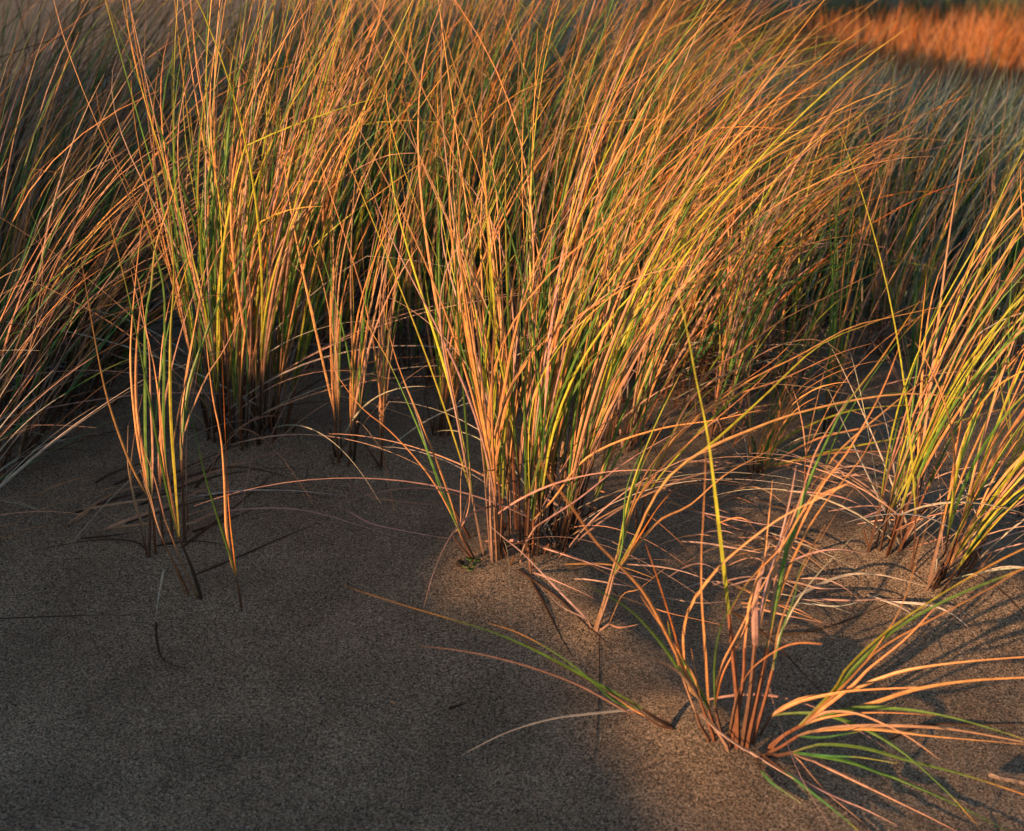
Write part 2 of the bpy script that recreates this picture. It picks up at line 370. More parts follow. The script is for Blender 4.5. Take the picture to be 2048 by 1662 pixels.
LR = traced_tuft('foremost wide fanned tuft, its orange blades sprawling off the lower right edge', [
    dict(s=[(1475, 1496), (1474, 1400), (1464, 1290), (1458, 1228)], w=8, c='r', k=.03, b=[
        ([(1446, 1124), (1427, 961), (1413, 859), (1393, 763), (1369, 636), (1335, 490)], 'y', .02, 6.4),
        ([(1486, 1176), (1527, 1131), (1565, 1090), (1622, 1003), (1700, 965)], 's', -.08, 5.6),
        ([(1452, 1150), (1440, 1060), (1432, 990)], 's', .02, 3)]),
    dict(s=[(1493, 1493), (1517, 1382), (1534, 1296)], w=10, c='r', k=.03, b=[
        ([(1554, 1193), (1575, 1090), (1588, 1064), (1612, 979), (1657, 876), (1691, 811), (1760, 721), (1840, 600)], 'g', .16, 5.4),
        ([(1552, 1200), (1574, 1110), (1639, 979), (1691, 910), (1760, 790), (1800, 690)], 's', .14, 4.4),
        ([(1548, 1190), (1560, 1100), (1600, 1000), (1633, 900), (1700, 790)], 'd', .12, 4.6),
        ([(1556, 1200), (1590, 1110), (1640, 1020), (1720, 920), (1752, 860)], 's', .1, 3.6)]),
    dict(s=[(1483, 1494), (1500, 1390), (1510, 1290)], w=8, c='b', k=.02, b=[
        ([(1511, 1204), (1530, 1120), (1540, 1080)], 'p', .02, 9.5),
        ([(1530, 1180), (1560, 1080), (1580, 1000), (1593, 930)], 'p', .06, 5),
        ([(1530, 1200), (1555, 1120), (1600, 1030), (1660, 940)], 's', .08, 4)]),
    dict(s=[(1462, 1492), (1486, 1365), (1489, 1296)], w=6.5, c='r', k=.02, b=[
        ([(1498, 1220), (1520, 1150), (1556, 1090), (1590, 1010)], 's', .05, 3.6),
        ([(1500, 1200), (1528, 1120), (1535, 1060), (1545, 960)], 's', .05, 3.4)]),
    dict(s=[(1505, 1485), (1530, 1400), (1545, 1340)], w=6, c='r', b=[
        ([(1560, 1250), (1600, 1150), (1640, 1080), (1690, 1000), (1740, 940)], 's', .1, 3.4),
        ([(1565, 1260), (1590, 1190), (1600, 1140), (1650, 1050)], 'g', .06, 3.2),
        ([(1560, 1270), (1610, 1180), (1690, 1090), (1780, 1000)], 'w', .15, 4)]),
    dict(s=[(1430, 1480), (1415, 1440), (1400, 1400)], w=5.5, c='r', b=[
        ([(1384, 1393), (1369, 1331), (1367, 1262), (1382, 1210), (1417, 1159), (1461, 1112), (1554, 1040), (1639, 996), (1700, 965)], 's', -.06, 4.6),
        ([(1369, 1356), (1324, 1289), (1269, 1227), (1214, 1190), (1159, 1164)], 'g', -.14, 5),
        ([(1378, 1360), (1335, 1271), (1287, 1183), (1232, 1124), (1188, 1079), (1143, 1013), (1091, 944), (1078, 907)], 's', -.20, 5.4),
        ([(1369, 1356), (1343, 1333), (1287, 1313), (1232, 1321), (1195, 1345)], 'd', -.16, 4.6),
        ([(1378, 1370), (1361, 1308), (1328, 1197), (1291, 1087)], 'r', -.03, 2.6),
        ([(1390, 1360), (1355, 1300), (1300, 1220), (1280, 1190)], 's', -.05, 3)]),
    dict(s=[(1440, 1470), (1425, 1440), (1417, 1417)], w=5, c='r', b=[
        ([(1410, 1296), (1403, 1193), (1403, 1090), (1405, 1064), (1410, 961), (1411, 893)], 's', -.12, 4.8),
        ([(1400, 1380), (1390, 1340), (1382, 1296)], 's', .0, 3),
        ([(1400, 1380), (1365, 1320), (1345, 1290), (1335, 1240)], 'g', -.03, 5)]),
    dict(s=[(1446, 1480), (1436, 1440), (1430, 1410)], w=5, c='b', b=[
        ([(1429, 1331), (1437, 1272), (1455, 1225), (1500, 1160), (1540, 1110)], 'g', -.02, 4.2),
        ([(1440, 1340), (1480, 1260), (1510, 1200), (1560, 1110)], 's', .02, 3.4),
        ([(1445, 1350), (1475, 1290), (1500, 1230)], 'r', .02, 3)]),
    dict(s=[(1455, 1490), (1466, 1430), (1475, 1386)], w=5, c='b', b=[
        ([(1503, 1338), (1554, 1300), (1596, 1286), (1644, 1288)], 's', -.12, 4)]),
    dict(s=[(1420, 1482), (1400, 1450), (1392, 1426)], w=5, c='b', b=[([(1380, 1395), (1360, 1340), (1350, 1300)], 'd', 0, 3)]),
    # low shoots sprawling to the right
    dict(s=[(1534, 1496), (1568, 1470), (1600, 1452)], w=6, c='r', b=[
        ([(1665, 1382), (1692, 1338), (1761, 1272), (1864, 1200), (1967, 1138), (2048, 1097), (2140, 1060)], 'y', -.10, 7.5),
        ([(1668, 1382), (1727, 1314), (1795, 1255), (1899, 1197), (2002, 1155), (2120, 1110)], 'g', -.06, 6),
        ([(1692, 1365), (1761, 1296), (1864, 1238), (1967, 1183), (2048, 1135), (2130, 1080)], 's', -.10, 7),
        ([(1700, 1360), (1775, 1262), (1813, 1186), (1842, 1088), (1866, 1010)], 's', -.06, 4.2),
        ([(1700, 1375), (1737, 1338), (1813, 1276), (1870, 1215)], 's', -.05, 4.4)]),
    dict(s=[(1520, 1470), (1532, 1450), (1541, 1432)], w=5, c='b', b=[
        ([(1596, 1400), (1692, 1382), (1795, 1345), (1899, 1327), (2048, 1314), (2150, 1310)], 's', -.10, 6),
        ([(1600, 1403), (1680, 1385), (1744, 1379), (1857, 1374)], 's', -.10, 4.6),
        ([(1589, 1426), (1658, 1431), (1744, 1465), (1813, 1510), (1864, 1555), (1916, 1606), (1957, 1658), (1980, 1700)], 'g', -.14, 5)]),
    dict(s=[(1540, 1498), (1570, 1470), (1610, 1448)], w=6.5, c='r', b=[
        ([(1675, 1424), (1744, 1407), (1830, 1379), (1933, 1362), (2048, 1355), (2140, 1352)], 's', -.06, 5.6),
        ([(1675, 1424), (1727, 1415), (1813, 1419), (1899, 1434), (1985, 1458), (2048, 1479), (2110, 1510)], 'g', -.10, 5.4),
        ([(1658, 1434), (1727, 1426), (1800, 1426), (1874, 1431)], 's', -.08, 4.6),
        ([(1650, 1425), (1700, 1425), (1744, 1438), (1813, 1472), (1881, 1520)], 'd', -.10, 4)]),
    dict(s=[(1530, 1508), (1560, 1495), (1596, 1472)], w=6, c='r', b=[
        ([(1641, 1460), (1744, 1458), (1864, 1472), (2048, 1489), (2130, 1500)], 's', -.05, 4.6),
        ([(1658, 1456), (1761, 1451), (1899, 1458), (2048, 1484), (2130, 1500)], 'd', -.08, 4.4),
        ([(1640, 1475), (1680, 1470), (1725, 1462)], 'G', -.03, 3.4)]),
    dict(s=[(1522, 1512), (1550, 1512), (1585, 1505)], w=6.5, c='b', b=[
        ([(1641, 1489), (1727, 1496), (1813, 1520), (1933, 1551), (2048, 1589), (2100, 1610)], 'g', -.08, 4.6),
        ([(1641, 1513), (1709, 1527), (1795, 1561), (1899, 1606), (2002, 1658), (2040, 1680)], 'g', -.05, 4.6),
        ([(1658, 1512), (1720, 1515), (1795, 1527)], 'G', -.03, 3.4),
        ([(1635, 1530), (1675, 1548), (1795, 1606), (1899, 1658), (1950, 1690)], 'd', -.02, 3.6),
        ([(1620, 1550), (1658, 1592), (1727, 1650), (1760, 1690)], 'd', -.02, 3)]),
    dict(s=[(1516, 1506), (1540, 1525), (1570, 1546)], w=5, c='b', b=[
        ([(1616, 1582), (1668, 1623), (1709, 1658), (1740, 1690)], 'G', .0, 3.8),
        ([(1658, 1592), (1727, 1620), (1795, 1654)], 'p', .0, 3.4)]),
    dict(s=[(1512, 1515), (1522, 1545)], w=4, c='b', b=[([(1545, 1570), (1568, 1586), (1603, 1610)], 'G', .0, 3.6)]),
    dict(s=[(1460, 1500), (1430, 1455), (1400, 1428)], w=7, c='p', b=[([(1440, 1465), (1490, 1500), (1527, 1524), (1589, 1561), (1660, 1600), (1690, 1610)], 'p', -.02, 3.6)]),
], seed=11)
traced_tuft('low shoot lying out to the left over bare sand, longest blade green tipped orange', [
    dict(s=[(1348, 1455), (1318, 1440), (1284, 1418)], w=8, c='k', b=[
        ([(1269, 1407), (1195, 1367), (1085, 1308), (993, 1267), (901, 1238), (790, 1205), (690, 1172)], 'g', -.10, 4.8, .02),
        ([(1262, 1426), (1159, 1370), (1048, 1330), (938, 1304), (835, 1291)], 'd', -.08, 4),
        ([(1232, 1403), (1140, 1326), (1048, 1271), (975, 1245)], 'g', -.03, 3.6),
        ([(1195, 1370), (1085, 1308), (1011, 1249), (938, 1183), (894, 1146)], 'k', .02, 3),
        ([(1195, 1426), (1103, 1438), (1011, 1466), (923, 1510)], 'w', -.06, 3.4)]),
    dict(s=[(1352, 1458), (1320, 1452), (1290, 1432)], w=4.5, c='b', b=[([(1262, 1416), (1240, 1400), (1215, 1385)], 's', -.01, 2.4)]),
], seed=12, name='grass_sprig')

# ------------------------------------------------------------ grown tufts
KINDS = np.array(list('ggggyysssssdddpr'))
def grow(seed, base, r, shoots, L, lean=16, spread=10, az=22, azs=40, kinds='ggggGyysssssssdddpr', per=(3, 5), dead=10, sheath=(.07, .17), bend=(14, 62), W=4.3, S=13, ell=1.0, old='ddppwwk'):
    rng = np.random.default_rng(seed)
    K = shoots + int(shoots * .5) + 1; rr = r * np.sqrt(rng.uniform(0, 1, K)) * np.where(np.arange(K) >= shoots, 1.25, 1); aa = rng.uniform(0, 2 * np.pi, K)
    off = np.stack([rr * np.cos(aa) * ell, rr * np.sin(aa)], 1)
    rx, ry = base[0] + off[:, 0], base[1] + off[:, 1]; rz = H(rx, ry) - .012
    saz = R(az) + rng.normal(0, R(azs * .7), K)
    lv = np.stack([np.sin(R(lean)) * np.cos(saz), np.sin(R(lean)) * np.sin(saz)], 1) * rng.uniform(.2, 1.0, (K, 1)) + off / max(r, .01) * math.sin(R(spread)) + rng.normal(0, 1, (K, 2)) * np.where(np.arange(K) >= shoots, .28, .035)[:, None]
    D = norm(np.concatenate([lv, np.ones((K, 1))], 1)); sl_ = np.where(np.arange(K) >= shoots, rng.uniform(.02, .09, K), rng.uniform(*sheath, K))
    P0 = np.stack([rx, ry, rz], 1); u = np.linspace(0, 1, 6)[None, :, None]
    SP_ = P0[:, None] + D[:, None] * sl_[:, None, None] * u
    SV, SF = blade_rings(SP_, rng.uniform(.0035, .0060, K), rng.uniform(.003, .0045, K), norm(rng.normal(0, 1, (K, 3))), np.zeros(K), 'sheath')
    sc_ = np.array([PAL_SH[c] for c in rng.choice(list('bbbrrpkk'), K)])[:, None] * .75 * np.linspace(.7, 1.3, 6)[None, :, None]
    stub = np.arange(K) >= shoots
    n = np.where(stub, 0, rng.integers(per[0], per[1] + 1, K)); idx = np.repeat(np.arange(K), n); B = len(idx)
    top = SP_[idx, -1] - D[idx] * rng.uniform(0, .45, (B, 1)) * sl_[idx][:, None]
    th0 = np.arccos(np.clip(D[idx, 2], -1, 1)); az0 = np.arctan2(D[idx, 1], D[idx, 0])
    d2 = D[idx] + rng.normal(0, .075, (B, 3)); d2 = norm(d2)
    th0 = np.arccos(np.clip(d2[:, 2], -1, 1)); az0 = np.arctan2(d2[:, 1], d2[:, 0])
    baz = np.where(rng.uniform(size=B) < .10, rng.uniform(-np.pi, np.pi, B), R(az) + rng.normal(0, R(azs), B))
    # gravity and wind pull the azimuth of each blade over as it bends
    dif = (baz - az0 + np.pi) % (2 * np.pi) - np.pi
    bn = R(rng.uniform(*bend, B)) * rng.uniform(.5, 1, B)
    Lb = L * rng.uniform(.55, 1.08, B)
    P = flow(top, az0, th0, bn, Lb, S, rng, curl=dif * rng.uniform(.5, 1.0, B))
    kd = rng.choice(list(kinds), B)
    Wd = rng.uniform(.55, 1.1, B) * W / 1000
    # dead leaves collapsed round the foot
    if dead:
        ri = rng.integers(0, K, dead); da = rng.uniform(0, 2 * np.pi, dead)
        m = rng.uniform(0, 1, dead) < .6; da = np.where(m, R(az) + rng.normal(0, R(60), dead), da)
        Pd = flow(SP_[ri, rng.integers(1, 4, dead)], da, R(rng.uniform(25, 65, dead)), R(rng.uniform(25, 75, dead)), L * rng.uniform(.35, .8, dead), S, rng, ex=1.0)
        P = np.concatenate([P, Pd]); kd = np.concatenate([kd, rng.choice(list(old), dead)]); Wd = np.concatenate([Wd, rng.uniform(.0016, .003, dead)])
    face = norm(np.stack([rng.normal(0, .8, len(P)), -np.ones(len(P)), rng.normal(.1, .3, len(P))], 1)); tw = rng.normal(0, .9, len(P))
    return dict(P=P, kd=kd, W=Wd, face=face, tw=tw, rng=rng, S=S, SV=SV, SF=SF, sc=sc_, K=K, SP=SP_, shoot=np.concatenate([idx, np.zeros(dead, int)]) if dead else idx)
def emit(g, sel, name, parent, origin=None):
    V, F = blade_rings(g['P'][sel], g['W'][sel], g['W'][sel] * .42, g['face'][sel], g['tw'][sel])
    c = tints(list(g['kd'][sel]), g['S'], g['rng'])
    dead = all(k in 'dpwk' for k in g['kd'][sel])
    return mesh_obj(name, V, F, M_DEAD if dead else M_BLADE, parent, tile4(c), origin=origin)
def tuft(label, px, py, r, shoots, L, seed, group=None, indiv=0, at=None, **kw):
    base = np.array(at) if at is not None else ground_px(px, py)
    base = np.array([base[0], base[1], float(H(base[0], base[1]))])
    g = grow(seed, base, r, shoots, L, **kw)
    root = thing('grass_tuft', label, 'grass', base, group)
    N = len(g['P']); order = np.arange(N)
    if indiv:
        # blades that show largest: nearest the camera and long
        dist = np.linalg.norm(g['P'][:, 4] - np.array([0, 0, CAMZ]), axis=1); ln = np.linalg.norm(g['P'][:, -1] - g['P'][:, 0], axis=1)
        order = np.argsort(-(ln * g['W'] / dist))
        K = g['K']; per = 24
        if K <= 40 or True:
            for k in range(K):
                mesh_obj('shoot', g['SV'][k * per:(k + 1) * per], g['SF'][:20], M_SHEATH, root, tile4(g['sc'][k]))
        else:
            mesh_obj('shoots', g['SV'], g['SF'], M_SHEATH, root, tile4(g['sc']))
        for j in order[:indiv]: emit(g, np.array([j]), 'blade', root)
        rest = order[indiv:]
    else:
        if g['K'] <= 45:
            for k in range(g['K']): mesh_obj('shoot', g['SV'][k * 24:(k + 1) * 24], g['SF'][:20], M_SHEATH, root, tile4(g['sc'][k]))
        else: mesh_obj('shoots', g['SV'], g['SF'], M_SHEATH, root, tile4(g['sc']))
        rest = order
    if len(rest):
        live = np.array([j for j in rest if g['kd'][j] in 'gGyr'], int); dry = np.array([j for j in rest if g['kd'][j] not in 'gGyr'], int)
        if indiv:
            setp(emit(g, rest, 'blade_mass', root), kind='stuff')
        else:
            if len(live): emit(g, live, 'green_blades', root)
            if len(dry): emit(g, dry, 'straw_blades', root)
    return root

# middle clump, its neighbours
mid = tuft('large tall middle clump, brightest of all, its yellow and orange blades sweeping right', 1048, 1085, .056, 32, .76, 21, indiv=88, lean=4, spread=8, bend=(28, 92), azs=32, az=24, kinds='gggyyyssssddp', per=(4, 6), dead=30, W=4.2, S=16, ell=1.3, sheath=(.12, .22))
add_traced(mid, [
    dict(s=[(1002, 1118), (1003, 1060), (1006, 996)], w=6, c='b', b=[
        ([(1009, 876), (1023, 756), (1018, 653), (1014, 570), (1011, 411), (1012, 274), (1011, 144)], 'y', .12, 6.4),
        ([(1009, 800), (995, 721), (990, 619), (1002, 550), (1030, 450)], 'G', .08, 5)]),
    dict(s=[(985, 1122), (982, 1040), (980, 955)], w=6.5, c='p', b=[
        ([(971, 893), (968, 790), (973, 704), (982, 601), (975, 411), (987, 326), (997, 206)], 'y', .10, 5.6),
        ([(985, 850), (992, 740), (990, 640), (978, 480), (971, 394), (965, 291), (939, 178)], 'y', .10, 5.2),
        ([(968, 850), (962, 740), (950, 640), (930, 550), (905, 460)], 's', .0, 4)]),
    dict(s=[(994, 1120), (990, 1040), (986, 961)], w=6, c='t', b=[
        ([(1009, 824), (1033, 756), (1085, 687), (1160, 629), (1263, 571), (1380, 520)], 's', .0, 5.4),
        ([(1001, 773), (1002, 653), (995, 549), (989, 487), (971, 394), (944, 309), (896, 219)], 's', .12, 4.4),
        ([(1000, 860), (1006, 700), (1003, 560), (995, 411), (987, 343), (978, 281)], 's', .1, 4)]),
    dict(s=[(1067, 1112), (1067, 1080), (1067, 1040)], w=5.5, c='r', b=[
        ([(1062, 961), (1067, 859), (1091, 773), (1140, 636), (1167, 567), (1200, 480)], 'G', .05, 4.6),
        ([(1071, 996), (1091, 910), (1133, 807), (1194, 711), (1270, 653), (1331, 601), (1440, 540), (1560, 470)], 'y', .08, 5),
        ([(1109, 996), (1160, 927), (1229, 886), (1331, 855), (1430, 840), (1520, 820)], 's', -.04, 4.6)]),
    dict(s=[(1040, 1125), (1050, 1090), (1071, 1054)], w=5, c='p', b=[([(1160, 996), (1230, 940), (1297, 896), (1400, 840)], 'p', .0, 4.4)]),
], seed=77)
tuft('tuft of brown stems at the right side of the middle clump', 1122, 1085, .022, 8, .58, 22, indiv=36, lean=22, bend=(24, 70), azs=28, kinds='ggysssddp', W=5.0, S=15, dead=10)
big = tuft('big dense glowing tuft on the left, behind the slender upright tuft', 490, 862, .06, 50, .82, 23, indiv=90, lean=10, spread=6, bend=(12, 66), azs=32, kinds='ggggGyyysssssddp', per=(3, 6), dead=50, W=4.9, S=15, ell=1.3, sheath=(.12, .22))
add_traced(big, [
    dict(s=[(455, 850), (452, 780), (450, 700)], w=6, c='b', b=[
        ([(432, 620), (415, 549), (398, 446), (388, 309), (379, 213)], 'g', .1, 5),
        ([(456, 570), (439, 446), (412, 309), (388, 171), (365, 0), (355, -60)], 's', .15, 5.4),
        ([(450, 560), (432, 411), (415, 257), (394, 137), (381, 0), (372, -60)], 's', .2, 5)]),
    dict(s=[(520, 870), (500, 790), (480, 700)], w=6, c='b', b=[
        ([(500, 600), (525, 450), (549, 377), (600, 291), (652, 233), (715, 185)], 'y', .1, 6.5),
        ([(490, 640), (540, 520), (600, 440), (680, 360), (738, 326), (783, 309), (838, 306)], 'd', -.05, 7),
        ([(510, 640), (575, 560), (620, 500), (680, 446), (760, 385), (850, 320)], 'y', .0, 5),
        ([(515, 600), (535, 507), (556, 435), (583, 405), (617, 396)], 'r', .0, 4)]),
], seed=78)
tuft('thin bundle of brown stems with pale arching blades, right of the big left tuft', 692, 922, .018, 7, .55, 24, indiv=34, lean=8, bend=(10, 50), kinds='ggsssdd', dead=4, W=4.2)
tuft('tiny dark stemmed sprig close behind the leaning sprig', 760, 936, .010, 3, .50, 25, indiv=14, lean=5, bend=(5, 25), kinds='gsd', dead=2, W=3.8)
tuft('narrow upright tuft with a dark foot, just left behind the middle clump', 882, 866, .018, 11, .60, 26, indiv=56, lean=8, bend=(8, 40), kinds='gggyssd', dead=5, W=4.6)
tuft('tuft of shaded brown stems just right behind the middle clump', 1238, 892, .04, 17, .58, 27, indiv=80, lean=18, bend=(24, 66), kinds='ggyssssddp', dead=8, W=4.8)
low = tuft('small low tuft of curved green and orange blades behind the middle of the right sand', 1515, 948, .014, 7, .30, 28, indiv=28, lean=16, bend=(50, 95), azs=55, kinds='gyGss', dead=5, W=3.6, sheath=(.02, .05))
add_traced(low, [
    dict(s=[(1513, 950), (1512, 940), (1513, 930)], w=4, c='b', b=[
        ([(1526, 893), (1588, 838), (1674, 811), (1777, 787), (1830, 786)], 'g', .05, 4.4),
        ([(1540, 905), (1588, 865), (1691, 824), (1794, 811), (1860, 812), (1931, 817)], 'y', .08, 4.2),
        ([(1518, 890), (1540, 850), (1580, 810)], 's', .04, 3.4)]),
    dict(s=[(1518, 950), (1522, 942), (1530, 934)], w=4, c='b', b=[
        ([(1554, 920), (1639, 876), (1760, 848), (1897, 804), (1960, 770)], 's', .1, 4.4),
        ([(1570, 925), (1691, 896), (1828, 869), (1965, 828), (2020, 815)], 'y', .1, 4),
        ([(1575, 930), (1657, 907), (1794, 903), (1931, 908)], 's', .04, 3.6),
        ([(1560, 910), (1610, 880), (1660, 860)], 'G', .04, 3.6)])], seed=79)
traced_tuft('thin swaying tuft whose long yellow blades sweep right between middle clump and forked sprig', [
    dict(s=[(1282, 1068), (1285, 1030), (1292, 990)], w=6, c='b', b=[
        ([(1348, 869), (1434, 797), (1554, 715), (1622, 636)], 's', .12, 4.6),
        ([(1348, 920), (1451, 811), (1567, 718), (1646, 629), (1711, 574)], 'y', .2, 4.8),
        ([(1330, 900), (1400, 830), (1500, 760), (1600, 710), (1700, 655), (1794, 632), (1922, 605)], 's', .15, 4.4)]),
    dict(s=[(1292, 1064), (1300, 1020), (1310, 960)], w=6, c='r', b=[
        ([(1393, 773), (1485, 701), (1554, 646), (1639, 601), (1742, 550), (1860, 505)], 's', .3, 5),
        ([(1380, 800), (1470, 740), (1560, 690), (1640, 680), (1700, 720)], 'd', .1, 3.6),
        ([(1360, 830), (1420, 740), (1480, 650), (1560, 560), (1650, 490)], 'y', .25, 4.6),
        ([(1350, 880), (1450, 800), (1560, 760), (1674, 708), (1742, 687)], 's', .12, 4)]),
    dict(s=[(1275, 1070), (1272, 1030), (1270, 1000)], w=5, c='b', b=[
        ([(1280, 900), (1300, 780), (1340, 660), (1400, 540)], 'g', .1, 4.4),
        ([(1290, 900), (1330, 800), (1400, 690), (1500, 600), (1600, 540)], 'g', .2, 4.6)])], seed=80)
traced_tuft('sparse low tuft of long crossing straws left of the splayed dead stalks', [
    dict(s=[(1620, 985), (1628, 965), (1646, 948)], w=4, c='b', b=[
        ([(1691, 934), (1742, 937), (1862, 982)], 'p', -.02, 3.2),
        ([(1680, 900), (1760, 830), (1850, 760), (1960, 700)], 's', .15, 4),
        ([(1670, 880), (1720, 790), (1790, 690), (1880, 590)], 'g', .15, 4)]),
    dict(s=[(1612, 988), (1610, 950), (1612, 910)], w=4, c='r', b=[
        ([(1625, 840), (1650, 740), (1690, 640), (1760, 540)], 's', .1, 3.6),
        ([(1640, 850), (1690, 760), (1770, 680), (1860, 620)], 's', .12, 3.6),
        ([(1605, 850), (1590, 790), (1570, 740)], 'd', .0, 2.6)])], seed=81)
tuft('thin tall tuft with two upright green stalks behind the small low tuft', 1650, 868, .015, 5, .55, 29, indiv=20, lean=4, bend=(5, 25), kinds='ggsd', dead=3)
tuft('tuft with dead stalks splayed low at its foot, left of the thick right tuft', 1765, 1095, .025, 9, .60, 30, indiv=50, lean=12, bend=(18, 70), azs=42, kinds='ggyyssssd', dead=26, W=4.0)
tuft('thick reddish stemmed tuft near the right edge, leaning right out of the frame', 1885, 1150, .04, 15, .56, 31, indiv=70, lean=24, spread=15, bend=(35, 100), azs=34, kinds='ggGyyssssdd', dead=26, W=4.1)
tuft('sprawling tuft cut off by the right edge behind the reddish stemmed one', 2090, 1040, .05, 9, .55, 32, indiv=50, lean=30, bend=(20, 60), kinds='gyyssssd', dead=10)
tuft('tuft greyed for shade, reaching in low from the left edge', -160, 1085, .04, 8, .44, 33, indiv=50, lean=62, bend=(22, 40), azs=14, az=-4, kinds='Gppwwwk', dead=16, W=2.8)  # grey kinds put this tuft's shade into the blade colour
traced_tuft('tuft at the left edge with two long green blades arching over dark sand', [
    dict(s=[(-110, 1010), (-95, 980), (-75, 950)], w=6, c='b', b=[
        ([(0, 881), (103, 804), (206, 742), (260, 718), (309, 704)], 'G', .1, 4.4),
        ([(-40, 830), (0, 780), (50, 720), (87, 640)], 's', .05, 3),
        ([(-30, 800), (0, 760), (60, 680), (105, 575)], 'd', .1, 3)]),
    dict(s=[(-105, 1015), (-85, 1000), (-60, 985)], w=6, c='b', b=[
        ([(0, 958), (103, 903), (206, 848), (274, 824)], 'G', .1, 4.4),
        ([(0, 1054), (70, 1025), (137, 1003), (274, 961)], 'd', .1, 3),
        ([(-20, 860), (0, 840), (45, 780), (95, 715)], 's', .0, 3),
        ([(0, 1075), (50, 1060), (113, 1052)], 's', .0, 2.6)]),
    dict(s=[(-120, 900), (-105, 860), (-90, 800)], w=6, c='b', b=[
        ([(0, 684), (86, 649), (171, 622), (260, 600)], 'y', .1, 4.4),
        ([(0, 720), (60, 660), (110, 600), (170, 540)], 'p', .1, 3.4)])], seed=34)

# mass of tufts behind: pixel of the foot, radius, shoots, length, and where it stands
def ring(items, look, group, **kw):
    for (px, py, r, k, L, sd_, where) in items:
        tuft(look + ' ' + where, px, py, r, k, L, sd_, group=group, **kw)
ring([(50, 830, .09, 43, .70, 101, 'low at the left edge'), (-70, 930, .09, 22, .50, 118, 'lowest of all, cut off by the left edge'), (140, 800, .07, 25, .50, 119, 'short, over the black shade behind the slender tuft'), (165, 730, .08, 30, .66, 103, 'nearest behind the slender tuft'),  # two lowest tufts added to blacken the shaded ground
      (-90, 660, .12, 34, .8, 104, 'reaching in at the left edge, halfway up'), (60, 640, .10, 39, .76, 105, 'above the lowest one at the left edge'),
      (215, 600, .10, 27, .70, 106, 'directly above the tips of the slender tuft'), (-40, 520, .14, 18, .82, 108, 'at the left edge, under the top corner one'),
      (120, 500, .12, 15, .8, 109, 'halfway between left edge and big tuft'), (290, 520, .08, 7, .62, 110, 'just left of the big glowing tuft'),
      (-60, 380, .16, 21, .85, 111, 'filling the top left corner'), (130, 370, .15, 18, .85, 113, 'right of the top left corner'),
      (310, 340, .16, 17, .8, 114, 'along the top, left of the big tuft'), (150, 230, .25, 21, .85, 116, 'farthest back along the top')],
     'shaggy combed over tuft coloured dark for shade,', 'tufts massed at the left behind the slender tuft',
     lean=40, azs=20, az=12, bend=(26, 66), kinds='gGGssdddpkkk', dead=44, old='kkkkkdw', W=4.2, per=(2, 4), S=11)  # dark kinds and dark dead leaves put shade into the blade colour
ring([(600, 740, .09, 16, .72, 201, 'nearest behind the right side of the big tuft'), (725, 690, .09, 18, .74, 202, 'behind the thin bundle of brown stems'), (860, 740, .08, 16, .70, 203, 'behind the narrow dark footed tuft'),
      (660, 590, .12, 26, .80, 204, 'above the thin bundle of stems, left one'), (800, 580, .12, 26, .80, 205, 'above the narrow dark footed tuft'), (935, 620, .10, 21, .76, 206, 'just left behind the middle clump top'),
      (550, 540, .10, 20, .85, 207, 'right behind the top of the big tuft'), (720, 450, .15, 30, .82, 208, 'left of the middle along the top'), (890, 460, .15, 30, .82, 209, 'under the top edge, left of the middle clump tips'),
      (580, 370, .18, 30, .82, 210, 'at the top edge above the big tuft'), (780, 320, .22, 35, .8, 211, 'farthest back left of the middle'), (960, 320, .2, 32, .8, 212, 'farthest back above the middle clump')],
     'tall orange stalked tuft', 'upright tufts massed along the back',
     lean=10, azs=50, az=25, bend=(8, 66), kinds='gggggGGGGyssssddprr', old='kkkkkkd', per=(4, 5), dead=50, W=4.3, S=11)  # dark old litter, thickened to blacken the shaded gaps between blades
ring([(1080, 780, .10, 21, .74, 301, 'nearest behind the middle clump'), (1190, 740, .10, 18, .72, 302, 'behind the shaded brown stems'), (1330, 790, .10, 22, .58, 303, 'low right of the middle clump'), (1440, 760, .10, 21, .54, 304, 'at the right end of the mass, lowest'),
      (1090, 630, .13, 29, .82, 305, 'second row behind the middle clump'), (1235, 630, .13, 26, .78, 306, 'second row, right of the middle clump'), (1370, 670, .12, 25, .68, 307, 'second row near the right end of the mass'),
      (1080, 480, .16, 34, .86, 308, 'third row above the middle clump'), (1220, 500, .16, 31, .84, 309, 'third row, right of the middle clump top'), (1350, 550, .13, 21, .72, 310, 'third row at the right end of the mass'),
      (1130, 350, .2, 36, .82, 311, 'top edge right of the middle'), (1290, 400, .18, 26, .72, 312, 'top edge at the right end of the mass'), (1480, 640, .11, 22, .58, 313, 'thinning out toward the shaded slope')],
     'swept over yellow orange tuft', 'swept tufts massed behind the middle clump',
     lean=15, azs=30, az=22, bend=(40, 105), kinds='gggggGGGyyssssddprr', old='kkkkkdw', per=(4, 6), dead=50, W=4.5, S=12)  # many dark dead leaves, put in to deepen the shade inside the mass
